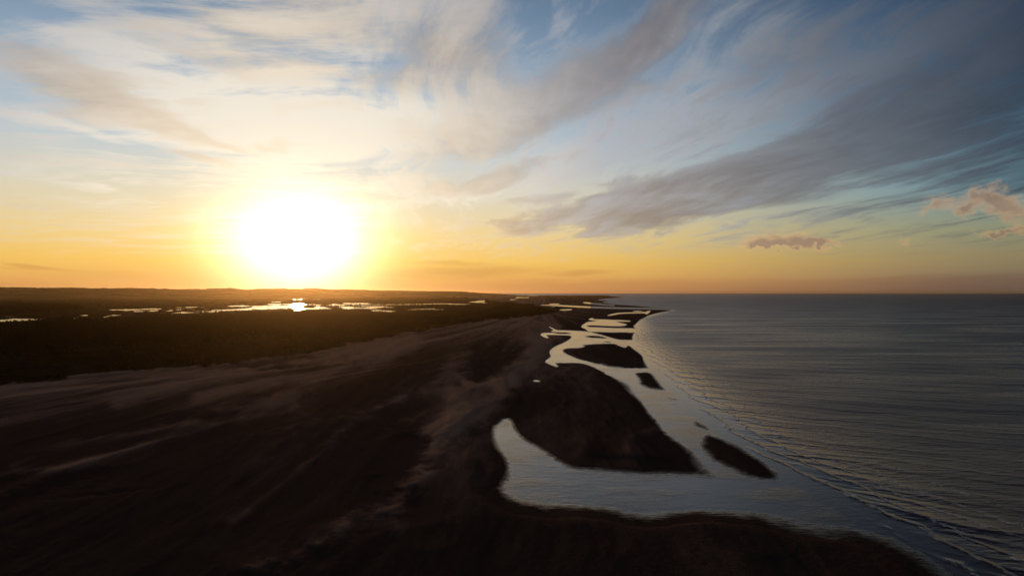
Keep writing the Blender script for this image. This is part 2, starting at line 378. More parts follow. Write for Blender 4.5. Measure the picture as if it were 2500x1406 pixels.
pools = [
    z1([(-700, 520), (-300, 512), (0, 503), (60, 502), (120, 492), (270, 494), (355, 500), (340, 512), (270, 506), (200, 519), (0, 522), (-300, 530)]),
    z1([(60, 474), (110, 475), (105, 479), (60, 478)]),
    z1([(950, 416), (1030, 414), (1110, 411), (1250, 409), (1400, 405), (1400, 409), (1180, 416), (1100, 420), (1000, 419)]),
    z1([(1180, 431), (1225, 430), (1220, 435), (1180, 435)]), z1([(1315, 421), (1380, 420), (1360, 425), (1315, 425)]),
    z1([(1490, 447), (1560, 436), (1600, 434), (1700, 438), (1900, 428), (1900, 436), (1700, 444), (1600, 448)]),
    z1([(935, 470), (990, 461), (1060, 463), (1040, 468), (960, 473)]), z1([(905, 480), (935, 474), (925, 484), (905, 485)]), z1([(700, 465), (760, 461), (755, 468), (705, 469)]), z1([(640, 487), (670, 487), (670, 492), (640, 492)]),
    z1([(1535, 412), (1580, 411), (1580, 415), (1535, 416)]), z1([(1620, 392), (1720, 390), (1700, 395), (1620, 395)]),
    z1([(1980, 384), (2100, 378), (2190, 382), (2100, 387)]), z1([(1440, 424), (1510, 422), (1500, 427), (1440, 427)]),
    z2([(-300, 422), (0, 405), (100, 396), (300, 393), (440, 388), (430, 400), (250, 410), (60, 416), (-100, 424)]),
    z2([(60, 385), (260, 379), (400, 380), (260, 388), (60, 391)]), z2([(190, 365), (310, 364), (310, 369), (190, 370)]), z2([(230, 348), (300, 346), (300, 350), (230, 352)]),
    z2([(400, 366), (430, 360), (500, 361), (540, 370), (600, 369), (590, 374), (510, 376), (480, 388), (430, 386), (440, 376), (370, 374)]),
    z2([(400, 392), (480, 386), (500, 396), (490, 412), (460, 422), (430, 412)]),
    z2([(455, 319), (470, 317), (512, 322), (480, 328), (458, 326)]), z2([(408, 321), (428, 321), (428, 325), (408, 325)]), z2([(590, 321), (650, 321), (650, 325), (590, 325)]),
    z2([(500, 404), (620, 400), (740, 403), (740, 410), (600, 409), (500, 414)]),
    z2([(720, 375), (760, 367), (860, 371), (895, 374), (830, 378), (740, 378)]),
    z2([(845, 357), (960, 358), (1060, 359), (1100, 368), (1040, 370), (960, 364), (860, 361)]),
    z2([(800, 392), (900, 388), (1000, 398), (1090, 396), (1180, 403), (1090, 408), (985, 404), (900, 410), (840, 404), (880, 400)]),
    z2([(1080, 390), (1180, 388), (1300, 392), (1280, 397), (1080, 395)]),
    z2([(1095, 422), (1150, 416), (1250, 424), (1310, 428), (1270, 436), (1200, 430), (1110, 427)]),
    z2([(1410, 416), (1500, 409), (1640, 405), (1640, 411), (1500, 415)]), z2([(1650, 413), (1720, 412), (1720, 416), (1650, 416)]),
    z2([(880, 366), (1300, 369), (1730, 360), (1955, 366), (1900, 371), (1700, 365), (1300, 373), (900, 370)]),
    z2([(1950, 349), (1975, 343), (2070, 348), (2100, 356), (2000, 352)]), z2([(2005, 338), (2080, 336), (2080, 341), (2005, 342)]),
    z2([(1140, 316), (1240, 317), (1220, 321), (1140, 320)]), z2([(1410, 307), (1560, 305), (1560, 309), (1410, 311)]), z2([(1610, 307), (1665, 307), (1660, 311), (1610, 311)]),
    z2([(1900, 293), (2050, 293), (2060, 297), (1900, 297)]), z2([(2110, 293), (2185, 295), (2180, 299), (2110, 298)]), z2([(2200, 276), (2360, 282), (2500, 286), (2620, 290), (2500, 293), (2330, 288), (2210, 281)]),
    z2([(2250, 308), (2470, 306), (2460, 311), (2250, 312)]), z2([(2310, 325), (2360, 323), (2350, 329), (2310, 329)]),
]
# front edge of the scrub, and the tree-covered ground behind it
scrub = [(-4200, 1500), (-1500, 1090), (-600, 1000), (0, 946), (60, 938), (150, 931), (190, 920), (225, 914), (400, 905), (520, 893), (610, 883), (700, 873), (770, 862), (850, 843), (900, 831), (960, 820), (1020, 810),
         (1100, 797), (1190, 784), (1290, 774), (1340, 764), (1420, 752), (1300, 745), (1100, 722), (900, 718), (-4200, 718)]
wood = [(-1500, 1000), (-600, 930), (0, 878), (200, 866), (400, 858), (600, 843), (760, 826), (880, 806), (960, 793), (1050, 780), (1120, 770), (1180, 760), (1215, 750),
        (1215, 745), (1150, 749), (1060, 755), (1000, 761), (960, 765), (700, 764), (500, 775), (300, 785), (100, 789), (0, 797), (-600, 830), (-1500, 880)]

# ------------------------------------------------------------------ the land sheet
cols = np.concatenate([np.linspace(-4200, -420, 60)[:-1], np.arange(-420, 1180, 4.0), np.arange(1180, 2500, 2.5), np.arange(2500, 2900, 8), np.linspace(2900, 6700, 60)])
rows = np.concatenate([[716.1, 716.6, 717.2, 717.8], np.arange(718.4, 800, 0.6), np.arange(800, 1000, 1.4), np.arange(1000, 1420, 2.2), np.arange(1420, 1700, 10), np.linspace(1700, 3600, 30)])
PX, PY = np.meshgrid(cols, rows)
pxm = H / (PY - HZ)
GX = (PX - CX) * pxm; GY = F * pxm
near_edge = np.clip((PY - 760) / 200, 0, 1)
rag = np.clip(fbm(PX / 70 + 8, PY / 40, 3) * 3.2 - 1.1, .1, 1.6)
jx = ((fbm(PX / 14, PY / 5, 3) - .5) * 7 * rag + (fbm(PX / 60, PY / 30 + 3, 2) - .5) * 10) * near_edge; jy = ((fbm(PX / 16 + 40, PY / 6, 3) - .5) * 5 * rag + (fbm(PX / 70 + 9, PY / 30, 2) - .5) * 6) * near_edge
QX, QY = PX + jx, PY + jy
sh = sdf(smooth_poly(coast, 1), QX, QY)
for L in lagoons: sh = np.minimum(sh, -sdf(smooth_poly(L, 1), QX, QY))
for L in islands: sh = np.maximum(sh, sdf(smooth_poly(L, 1), QX, QY))
pool = np.full(PX.shape, -60.0)
jy2 = (fbm(PX / 9, PY / 2.0, 3) - .5) * 1.6
for L in pools: pool = np.maximum(pool, sdf(L, PX, PY + jy2, 0.25))
pool = pool + .25
# broken sheets of water in the marsh under the sun
band = sdf(z1([(900, 420), (1500, 395), (2200, 372), (2640, 355), (2900, 372), (3400, 385), (3300, 410), (2600, 412), (2000, 436), (1500, 450), (1000, 440)]), PX, PY, 0.15)
broken = np.where((fbm(PX / 26, PY / 1.7 + 5, 4, .6) > 0.595) & (band > 0.3), 0.8, -60)
pool = np.maximum(pool, broken)
fo = sdf(scrub, PX + (fbm(PX / 30, PY / 7, 3) - .5) * 22, PY + (fbm(PX / 25 + 9, PY / 8, 4) - .5) * 12)
wd = sdf(wood, PX, PY)
s_m = sh * np.maximum(pxm, 0.1) * 1.6 + np.clip(sh - 35, 0, 30) * 1.6
Z = np.where(sh > 0, 0.95 * (1 - np.exp(-(np.maximum(s_m, 0) / np.interp(PY, [900, 1100, 1180, 1260], [9, 12, 14, 19])) ** 1.2)), -0.45 * (1 - np.exp(s_m / 4)))
beach = np.clip(s_m / 25, 0, 1)
along = fbm(GX / 16 + 3, GY / 110, 4)
Z = Z + beach * ((along - .5) * 2.2 + (fbm(GX / 7 + 3, GY / 30, 3) - .5) * .35)
# ridges and runnels sweeping along the beach, between the dune foot and the swash line
xf = np.interp(GY, [60, 266, 350, 437, 575, 961, 2041, 9000], [-470, -439, -388, -327, -224, -144, 61, 400])
q_ = (GX - xf) / np.maximum(110 - xf, 60)
ly_ = np.log(np.maximum(GY, 40))
qw = q_ + (fbm(q_ * 2.2, ly_ * 1.6, 3) - .5) * .22
r1 = 1 - np.abs(2 * fbm(qw * 9 + 4, ly_ * 1.3 + 2, 2, .4) - 1) * 2.2
r2 = 1 - np.abs(2 * fbm(qw * 26 + 9, ly_ * 2.6, 3, .5) - 1) * 2.2
sweep = np.clip(r1, 0, 1) ** 2 * .7 + np.clip(r2, 0, 1) ** 2 * .35
Z += beach * (sweep - .3) * .7
# wind-built ridges traced on the beach
tone = np.zeros(PX.shape)
ridges = [(z6([(-400, 690), (0, 655), (300, 632), (560, 560), (760, 510), (960, 425), (1200, 385), (1500, 300)]), 9, .5, .5),
          (z6([(60, 610), (300, 520), (520, 465), (760, 430), (1000, 380)]), 8, .3, .5),
          (z6([(1180, 900), (1280, 830), (1500, 650), (1650, 530), (1790, 400), (1950, 300), (2150, 230)]), 9, .35, .6),
          (z6([(1300, 1150), (1480, 1100), (1800, 900), (2000, 820), (2130, 680), (2200, 560), (2300, 420), (2330, 300), (2300, 180), (2360, 60)]), 24, .8, 1.05),
          (z6([(2200, 440), (2400, 380), (2480, 330), (2560, 200), (2700, 60), (2780, -80)]), 24, .7, 1.0),
          (z6([(2330, 150), (2370, 190), (2440, 205), (2520, 180)]), 6, .3, .7),
          (z6([(600, 300), (900, 210), (1250, 130), (1500, 90), (1900, 20), (2100, -40)]), 14, .4, .8),
          (z6([(1000, 250), (1300, 200), (1600, 160), (1900, 60), (2100, 0)]), 12, .35, .8),
          (z6([(1100, 330), (1400, 260), (1700, 190), (2000, 60), (2060, 20)]), 10, .3, .6),
          (z6([(-300, 250), (0, 215), (400, 150), (700, 130), (1000, 110)]), 12, .2, .3),
          (z2([(1500, 720), (1900, 650), (2100, 590), (2400, 550), (2700, 560)]), 5, .3, .5),
          (z2([(2150, 505), (2330, 505), (2500, 520), (2750, 560)]), 2.5, .3, .7), (z2([(2330, 505), (2450, 485), (2520, 480)]), 2.2, .3, .6)]
for pts, wdt, hgt, tn in ridges:
    P = np.array(pts); d2 = np.full(PX.shape, 1e9)
    for i in range(len(P) - 1):
        (ax, ay), (bx, by) = P[i], P[i + 1]
        ex, ey = (bx - ax) * .7, by - ay
        t = np.clip((((PX - ax) * .7) * ex + (PY - ay) * ey) / (ex * ex + ey * ey), 0, 1)
        d2 = np.minimum(d2, ((PX - ax) * .7 - t * ex) ** 2 + (PY - ay - t * ey) ** 2)
    wv = wdt * (0.7 + 0.9 * fbm(PX / 60, PY / 30, 3))
    g = np.exp(-d2 / (wv * wv)) * (0.35 + 1.1 * fbm(PX / 35 + 5, PY / 18, 4))
    Z += g * hgt * np.clip(pxm / .15, 1, 3) * .8 * beach; tone += g * tn
# low damp hollows
for cx_, cy_, rx_, ry_, rot_, am in [(1190, 890, 75, 26, 25, .8), (1180, 860, 60, 20, 20, .5), (760, 885, 170, 14, 5, .9), (640, 905, 90, 10, 4, .7), (330, 1040, 260, 16, 9, .6), (170, 1190, 260, 26, 6, .6), (230, 1215, 120, 6, 5, .5),
                                      (900, 1010, 130, 60, 30, .5), (950, 1150, 160, 90, 40, .55), (600, 1060, 200, 30, 12, .4), (1330, 960, 90, 34, 20, .5), (1240, 1150, 40, 90, 0, .6)]:
    c_, s_ = math.cos(math.radians(rot_)), math.sin(math.radians(rot_))
    du = (PX - cx_); dv = -(PY - cy_)
    q = ((du * c_ + dv * s_) / rx_) ** 2 + ((-du * s_ + dv * c_) / ry_) ** 2
    g = np.exp(-q * q * .6) * np.clip(fbm(PX / 22, PY / 7, 4) * 1.9, 0, 1.2)
    tone -= g * am; Z -= g * .25 * beach
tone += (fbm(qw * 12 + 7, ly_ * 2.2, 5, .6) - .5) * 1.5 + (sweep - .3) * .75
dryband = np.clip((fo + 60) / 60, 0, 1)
tone += 0.75 * dryband - .08 - .45 * np.clip((q_ - .8) * 6, 0, 1) - .45 * np.clip((420 - GY) / 260, 0, 1)  # last term darkens the sand colour towards the camera, imitating lens vignetting
Z = np.where((sh > 0) & (s_m > 6), np.maximum(Z, np.clip((s_m - 6) / 20, 0, 1) * .45 + .1 * fbm(GX / 9, GY / 20, 3)), Z)
# dunes and marsh
veg = np.clip(fo / 3.0 + .5, 0, 1) * np.where(sh > 0, 1, 0)
dune = np.clip(fo / 10, 0, 1)
Z += dune * np.clip(1 - (GY - 500) / 3500, 0.1, 1) * (1.2 + 3.6 * (fbm(GX / 28, GY / 38, 4) - .35))
Z = np.where(pool > -1.0, np.minimum(Z, np.where(pool > 0, -0.3, 0.15 - pool * .6)), Z)
Z = np.where((sh > 0) & (pool <= 0), np.maximum(Z, 0.02), Z)
Z = np.where(GY > 9000, np.where(Z > 0, Z + 6 * np.clip((GY - 9000) / 6000, 0, 1) * np.clip(sh / 1.5, 0, 1), Z), Z)
veg = np.where(pool > 0, 0, veg)
Z = np.where((s_m > 12) & (pool < -1), np.maximum(Z, .5 * np.clip((s_m - 12) / 12, 0, 1)), Z)

M = {}
def new_mat(name):
    m_ = bpy.data.materials.new(name); m_.use_nodes = True; m_.node_tree.nodes.clear()
    n = N(m_.node_tree); out = n.node('ShaderNodeOutputMaterial'); bs = n.node('ShaderNodeBsdfPrincipled')
    n.link(bs.outputs[0], out.inputs[0]); M[name] = m_
    return m_, n, bs
def attr(n, name):
    a = n.node('ShaderNodeAttribute', attribute_name=name); return a.outputs['Fac']
def bump(n, h, bs, strength=1.0, dist=1.0):
    b = n.node('ShaderNodeBump'); b.inputs['Strength'].default_value = strength; b.inputs['Distance'].default_value = dist
    n.put(b.inputs['Height'], h); n.link(b.outputs[0], bs.inputs['Normal'])

# sand / marsh material
mat_land, n, bs = new_mat('sand_and_marsh')
P = n.node('ShaderNodeNewGeometry').outputs['Position']
px_, py_, pz_ = n.xyz(P)
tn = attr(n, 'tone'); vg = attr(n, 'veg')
g1 = n.noise(n.v('MULTIPLY', P, (0.20, 0.035, 0)), 1.0, 8, .65); g3 = n.noise(n.v('MULTIPLY', P, (1, .5, 1)), 2.6, 5, .7)
g2 = n.noise(P, 0.9, 6, .6)
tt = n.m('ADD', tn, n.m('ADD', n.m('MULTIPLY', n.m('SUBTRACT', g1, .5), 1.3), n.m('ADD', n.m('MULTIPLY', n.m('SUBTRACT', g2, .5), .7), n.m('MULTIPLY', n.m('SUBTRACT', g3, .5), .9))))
dry_and_dim = n.mr(tt, -0.45, 1.1)
sand_c = n.ramp(dry_and_dim, [(0, (.090, .056, .046)), (.45, (.25, .145, .110)), (1, (.56, .34, .235))])
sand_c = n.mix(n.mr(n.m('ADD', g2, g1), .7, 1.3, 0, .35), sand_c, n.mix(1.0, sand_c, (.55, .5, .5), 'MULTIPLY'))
wetn = n.m('ADD', pz_, n.m('MULTIPLY', n.m('SUBTRACT', n.noise(n.v('MULTIPLY', P, (.5, 1.2, 0)), .6, 6, .65), .5), .22))
dryness = n.mr(wetn, 0.0, 0.20)
sand_c = n.mix(dryness, (.018, .015, .016), sand_c)
v1 = n.noise(P, 0.05, 8, .65); v2 = n.noise(P, .6, 5, .6)
veg_c = n.mix(n.mr(v1, .35, .65), (.009, .010, .005), (.028, .023, .012)); veg_c = n.mix(n.mr(v2, .4, .7, 0, .5), veg_c, (.010, .012, .006))
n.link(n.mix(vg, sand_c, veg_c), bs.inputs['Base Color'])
ro = n.mr(wetn, -0.02, 0.12, 0.14, 0.62); n.put(bs.inputs['Roughness'], n.mix(vg, ro, (.9, .9, .9)))
n.put(bs.inputs['Specular IOR Level'], n.m('MULTIPLY', n.mr(wetn, -0.03, 0.13, .45, 0.0), n.mr(vg, 0, 1, 1, 0)))
rip = n.node('ShaderNodeTexWave', wave_type='BANDS', bands_direction='Y'); n.link(P, rip.inputs['Vector'])
rip.inputs['Scale'].default_value = .28; rip.inputs['Distortion'].default_value = 5; rip.inputs['Detail'].default_value = 3; rip.inputs['Detail Scale'].default_value = .5
hgt = n.m('ADD', n.m('MULTIPLY', n.noise(n.v('MULTIPLY', P, (.12, .05, 0)), 1, 8, .6), .5), n.m('ADD', n.m('MULTIPLY', n.m('MULTIPLY', rip.outputs['Fac'], n.mr(g1, .45, .7)), .035), n.m('MULTIPLY', n.noise(P, .5, 6, .65), n.mr(vg, 0, 1, .22, 1.4))))
bump(n, n.m('MULTIPLY', hgt, n.mr(wetn, 0.0, 0.2)), bs, 1.0)

verts = np.stack([GX, GY, Z], -1).reshape(-1, 3)
# the far rows left of the hills stay; faces wholly under open sea are dropped
deep = (Z < -0.40) & (sh < -25)
kf = ~(deep[:-1, :-1] & deep[1:, 1:] & deep[:-1, 1:] & deep[1:, :-1])
kf[rows[:-1] < 717.0, :] = kf[rows[:-1] < 717.0, :]
fs = grid_faces(len(rows), len(cols), kf)
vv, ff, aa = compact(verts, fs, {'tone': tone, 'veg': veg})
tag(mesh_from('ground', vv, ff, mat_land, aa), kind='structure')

# ------------------------------------------------------------------ water
def water_mat(name, calm):
    m_, n, bs = new_mat(name)
    P = n.node('ShaderNodeNewGeometry').outputs['Position']
    x_, y_, z_ = n.xyz(P)
    s_ = attr(n, 'shore')                       # metres seaward of the swash line
    bs.inputs['IOR'].default_value = 1.333
    fine = n.noise(n.v('MULTIPLY', P, (.8, 1.5, 0)), 1.2, 5, .6)
    # the film of water thins over a sand bar along the swash line
    bar_n = n.m('MULTIPLY', n.m('SUBTRACT', n.noise(n.v('MULTIPLY', P, (.05, .03, 0)), 1, 5, .6), .5), 22.0)
    bar_s = n.m('ADD', s_, bar_n)
    bar = n.m('MULTIPLY', n.m('MULTIPLY', n.mr(bar_s, -42, -8), n.mr(bar_s, 26, 8)), n.mr(y_, 480, 230))
    n.put(bs.inputs['Specular IOR Level'], n.mr(bar, 0, 1, .5, .26, False))
    if calm:
        n.link(n.mix(bar, (.012, .012, .013), (.075, .055, .045)), bs.inputs['Base Color']); bs.inputs['Roughness'].default_value = .12
        patch = n.mr(n.noise(n.v('MULTIPLY', P, (.03, .05, 0)), 1, 4), .4, .65, .35, 1.0)
        h = n.m('MULTIPLY', n.m('ADD', n.m('MULTIPLY', fine, .10), n.m('MULTIPLY', n.noise(n.v('MULTIPLY', P, (.5, .9, 0)), .5, 4, .6), .12)), patch)
        bump(n, h, bs)
        return m_
    wob = n.noise(n.v('MULTIPLY', P, (.012, .02, 0)), 1, 4, .55)
    sh_c = n.m('MAXIMUM', s_, 0.0)
    refr = n.m('MULTIPLY', n.m('EXPONENT', n.m('DIVIDE', sh_c, -26.0)), -22.0)
    coord = n.m('ADD', n.m('ADD', n.m('MULTIPLY', x_, .42), n.m('MULTIPLY', y_, .91)), n.m('ADD', refr, n.m('MULTIPLY', wob, 34.0)))
    def train(L, off, sharp):
        a = n.m('SINE', n.m('ADD', n.m('MULTIPLY', coord, 2 * math.pi / L), off))
        return n.m('POWER', n.m('MULTIPLY', n.m('ADD', a, 1.0), .5), sharp)
    gate = n.mr(n.noise(n.v('MULTIPLY', P, (.02, .06, 0)), 1, 3, .6), .36, .62, .25, 1)
    gate2 = n.mr(n.noise(n.v('MULTIPLY', n.v('ADD', P, (300, 40, 0)), (.03, .09, 0)), 1, 3, .6), .4, .62, .1, 1)
    grow = n.mr(s_, 0.0, 22.0, 0.0, 1.0)
    swell = n.m('ADD', n.m('MULTIPLY', n.m('MULTIPLY', train(11.5, 0, 2.2), gate), .42), n.m('MULTIPLY', n.m('MULTIPLY', train(6.3, 1.3, 1.6), gate2), .20))
    wind = n.noise(n.v('MULTIPLY', P, (.0035, .016, 0)), 1, 6, .62)
    swell = n.m('ADD', swell, n.m('MULTIPLY', n.m('MULTIPLY', train(31.0, .7, 1.4), n.mr(wind, .35, .65, .3, 1)), .9))
    swell = n.m('MULTIPLY', swell, grow)
    # low broken wavelets in the shallows
    scoord = n.m('ADD', s_, n.m('ADD', n.m('MULTIPLY', y_, .10), n.m('MULTIPLY', n.noise(n.v('MULTIPLY', P, (.03, .016, 0)), 1, 4, .6), 26.0)))
    bore = n.m('POWER', n.m('MULTIPLY', n.m('ADD', n.m('SINE', n.m('MULTIPLY', scoord, 2 * math.pi / 9.0)), 1.0), .5), 9.0)
    bz = n.m('MULTIPLY', n.mr(s_, -2.0, 4.0), n.mr(s_, 55.0, 22.0))
    bore = n.m('MULTIPLY', bore, n.m('MULTIPLY', bz, .36))
    chop = n.m('ADD', n.m('MULTIPLY', n.noise(n.v('MULTIPLY', P, (.16, .34, 0)), 1, 6, .62), 1.3), n.m('MULTIPLY', fine, .16))
    chop = n.m('MULTIPLY', chop, n.mr(s_, 4, 45, .08, 1.0))
    bump(n, n.m('ADD', n.m('ADD', swell, bore), chop), bs)
    fm = n.noise(n.v('MULTIPLY', P, (.5, .4, 0)), 1, 6, .7)
    foam = n.m('MULTIPLY', n.m('MULTIPLY', n.mr(bore, .05, .15), n.mr(fm, .46, .62)), 0.95)
    fz = n.m('MULTIPLY', n.mr(s_, 2, 12), n.mr(s_, 34, 18))
    film = n.m('MULTIPLY', n.m('MULTIPLY', fz, n.mr(n.noise(n.v('MULTIPLY', P, (.05, .02, 0)), 1, 5, .65), .46, .64)), n.m('MULTIPLY', n.mr(fm, .40, .75), .42))
    fo_ = n.m('MAXIMUM', foam, film)
    n.link(n.mix(fo_, n.mix(bar, (.065, .040, .065), (.075, .055, .045)), (.80, .80, .84)), bs.inputs['Base Color'])
    n.put(bs.inputs['Roughness'], n.m('MAXIMUM', n.m('ADD', n.mr(s_, 4, 45, .12, .25), n.m('ADD', n.m('MULTIPLY', n.mr(wind, .38, .62), n.mr(s_, 10, 80, 0, .12)), n.mr(y_, 500, 4000, 0, .09))), n.mr(fo_, 0, 1, .1, .7)))
    return m_
mat_sea = water_mat('sea_water', False); mat_calm = water_mat('calm_water', True)
swash_px = [(1622, 757), (1545, 777), (1545, 800), (1535, 825), (1560, 850), (1590, 885), (1640, 935), (1720, 1010), (1850, 1110), (2000, 1190), (2200, 1310), (2400, 1420), (2700, 1600), (3400, 2050)]
sw = np.array([ground(a, b) for a, b in swash_px])[::-1]
wc = np.concatenate([np.linspace(-4200, -400, 30)[:-1], np.arange(-400, 2900, 6.0), np.linspace(2900, 6700, 40)])
wr = np.concatenate([[716.08, 716.4, 717.0], np.arange(717.6, 800, 1.0), np.arange(800, 1420, 4.0), np.linspace(1420, 3600, 50)])
WX, WY = np.meshgrid(wc, wr)
wpm = H / (WY - HZ); SX = (WX - CX) * wpm; SY = F * wpm
shore = SX - np.interp(SY, sw[:, 1], sw[:, 0])
shore = np.where(SY > 2300, np.minimum(shore, 400), shore); shore = np.where((WY < 757), np.where(WX > 1440, 120, np.where(WX>1180, 60, -30)), shore)
wverts = np.stack([SX, SY, np.zeros_like(SX)], -1).reshape(-1, 3)
cx_f = (WX[:-1, :-1] + WX[1:, 1:]) / 2; cy_f = (WY[:-1, :-1] + WY[1:, 1:]) / 2
sea_f = (shore[:-1, :-1] > -6) & ((cx_f > 1440) | ((cy_f < 722) & (cx_f > 1180)))
marsh_f = ~sea_f & ((cy_f < 800) & (cx_f < 1300) & ~((cy_f > 790) & (cx_f > 1290)))
lag_f = ~sea_f & ~marsh_f & (cx_f > 1150)
for nm, kf, mt in (('sea', sea_f, mat_sea), ('lagoon', lag_f, mat_calm), ('marsh_pools', marsh_f & (cx_f > -900), mat_calm)):
    fs = grid_faces(len(wr), len(wc), kf)
    vv, ff, aa = compact(wverts, fs, {'shore': shore})
    tag(mesh_from(nm, vv, ff, mt, aa), kind='structure')

# ------------------------------------------------------------------ hills behind the marsh
mat_hill, n, bs = new_mat('hill_fields')
P = n.node('ShaderNodeNewGeometry').outputs['Position']
vor = n.node('ShaderNodeTexVoronoi'); n.link(n.v('MULTIPLY', P, (.0028, .0045, 0)), vor.inputs['Vector']); vor.inputs['Scale'].default_value = 1
fld = n.ramp(n.xyz(vor.outputs['Color'])[0], [(0, (.030, .034, .014)), (.4, (.075, .060, .035)), (.7, (.040, .050, .018)), (1, (.10, .085, .055))])
wds = n.mr(n.noise(n.v('MULTIPLY', P, (.0016, .004, 0)), 1, 5, .6), .50, .54)
n.link(n.mix(wds, fld, (.016, .020, .009)), bs.inputs['Base Color'])
bs.inputs['Roughness'].default_value = .95; bs.inputs['Specular IOR Level'].default_value = .0
hx = np.concatenate([np.linspace(-2600, -60, 120)[:-1], np.arange(-60, 1262, 2.0)])
hd = np.concatenate([np.arange(5900, 13000, 80.0), np.arange(13000, 19000, 500.0)])
HX, HD = np.meshgrid(hx, hd)
skyl = np.array([(-2600, 700), (-600, 700), (0, 703), (120, 704.3), (245, 703.8), (400, 705.6), (470, 706.4), (545, 705.8), (560, 704.6), (572, 705.8), (600, 707.2), (660, 706.6), (700, 705.2), (780, 705.6), (812, 707), (830, 707.6), (900, 709.2),
                 (960, 710.6), (1000, 711.4), (1100, 712.6), (1180, 713.6), (1215, 713.2), (1235, 714.4), (1262, 716.2)])
sky_y = np.interp(HX, skyl[:, 0], skyl[:, 1])
D0 = np.interp(HX, [-2600, -600, 700, 900, 1100, 1262], [5950, 5950, 6700, 8300, 9500, 11500]); D1 = D0 + 3000
ridge = H + (HZ - sky_y) * D1 / F
t = np.clip((HD - D0) / 3000, 0, 1); prof = t * t * (3 - 2 * t)
hz_ = (ridge + 0) * prof
bumpy = (fbm(HX / 160 + 3, HD / 900, 4) - .5)
hz_ = hz_ + bumpy * 46 * np.clip(t * 1.6, 0, 1) * np.clip((D1 - 300 - HD) / 1200, 0.0, 1) * np.clip((1240 - HX) / 300, 0, 1) - np.clip((HD - D1) / 8000, 0, 1) * 90
canopy = np.clip((fbm(HX / 40, HD / 260 + 3, 4) - .5) * 8, 0, 1) * (7 + 8 * fbm(HX / 2.2, HD / 30, 3))
hz_ = hz_ + canopy * np.clip(t * 3, 0, 1)
hz_ = hz_ * np.clip((1262 - HX) / 130, 0, 1) ** .8
hz_ = np.maximum(hz_, 0.6 - 6 * (t <= 0))
hverts = np.stack([(HX - CX) / F * HD, HD, hz_], -1).reshape(-1, 3)
tag(mesh_from('hills', hverts, grid_faces(len(hd), len(hx))[:, ::-1], mat_hill), kind='structure')

# ------------------------------------------------------------------ trees
mat_leaf, n, bs = new_mat('pine_foliage')
P = n.node('ShaderNodeNewGeometry').outputs['Position']
oi = n.node('ShaderNodeObjectInfo').outputs['Random']
f1 = n.noise(P, .35, 5, .65)
n.link(n.mix(n.mr(n.m('ADD', f1, n.m('MULTIPLY', oi, .2)), .35, .8), (.006, .009, .005), (.024, .023, .010)), bs.inputs['Base Color'])
bs.inputs['Roughness'].default_value = .9; bs.inputs['Specular IOR Level'].default_value = .0
mat_bark, n, bs = new_mat('bark')
P = n.node('ShaderNodeNewGeometry').outputs['Position']
n.link(n.mix(n.mr(n.noise(n.v('MULTIPLY', P, (6, 6, 1)), 1, 4), .35, .7), (.02, .014, .01), (.07, .045, .03)), bs.inputs['Base Color']); bs.inputs['Roughness'].default_value = .95

def ico():
    p = (1 + 5 ** .5) / 2
    v = np.array([(-1, p, 0), (1, p, 0), (-1, -p, 0), (1, -p, 0), (0, -1, p), (0, 1, p), (0, -1, -p), (0, 1, -p), (p, 0, -1), (p, 0, 1), (-p, 0, -1), (-p, 0, 1)], float)
    f = np.array([(0, 11, 5), (0, 5, 1), (0, 1, 7), (0, 7, 10), (0, 10, 11), (1, 5, 9), (5, 11, 4), (11, 10, 2), (10, 7, 6), (7, 1, 8), (3, 9, 4), (3, 4, 2), (3, 2, 6), (3, 6, 8), (3, 8, 9), (4, 9, 5), (2, 4, 11), (6, 2, 10), (8, 6, 7), (9, 8, 1)])
    return v / np.linalg.norm(v, axis=1)[:, None], f
ICO_V, ICO_F = ico()
def clump_set(nb, spread, zc, r0, seed, jag=.35):
    """lumpy crown out of jagged leaf clumps and loose leaf triangles; returns verts, faces"""
    g = np.random.default_rng(seed); V = []; Fc = []; o = 0
    for k in range(nb):
        a = g.uniform(0, 6.283); rr = spread * g.uniform(0, 1) ** .6; zz_ = zc + g.uniform(-.5, .5) * .55
        c = np.array([rr * math.cos(a), rr * math.sin(a), zz_])
        s = r0 * g.uniform(.6, 1.2) * (1 - .35 * rr / max(spread, .01))
        v = ICO_V * (1 + g.uniform(-jag, jag, (12, 1))) * s * np.array([1, 1, .75]) + c
        V.append(v); Fc.append(ICO_F + o); o += 12
        m_ = 14
        dirs = g.normal(size=(m_, 3)); dirs /= np.linalg.norm(dirs, axis=1)[:, None]
        base = c + dirs * s * g.uniform(.9, 1.35, (m_, 1)) * np.array([1, 1, .8])
        q = g.normal(size=(m_, 3, 3)) * s * .22
        V.append((base[:, None] + q).reshape(-1, 3)); Fc.append(np.arange(m_ * 3).reshape(-1, 3) + o); o += m_ * 3
    return np.concatenate(V), np.concatenate(Fc)
# crowns measured for a tree one unit tall
crowns = [clump_set(7, .24, .64, .17, 11 + i) for i in range(4)] + [clump_set(5, .16, .6, .16, 31 + i) for i in range(2)]
lowc = [clump_set(3, .20, .55, .24, 51 + i, .45) for i in range(5)]
def ground_z(x, y):
    """height of the land sheet under a point (nearest grid vertex)"""
    d = F / np.maximum(y, 1.0)
    px = CX + x * d; py = HZ + H * d
    j = np.clip(np.searchsorted(cols, px), 0, len(cols) - 1); i = np.clip(np.searchsorted(rows, py), 0, len(rows) - 1)
    return Z[i, j], fo[i, j], wd[i, j], pool[i, j], px, py
def scatter(x0, x1, y0, y1, step):
    gx = np.arange(x0, x1, step); gy = np.arange(y0, y1, step)
    A, B = np.meshgrid(gx, gy)
    A = A + rng.uniform(-.5, .5, A.shape) * step; B = B + rng.uniform(-.5, .5, B.shape) * step
    return A.ravel(), B.ravel()
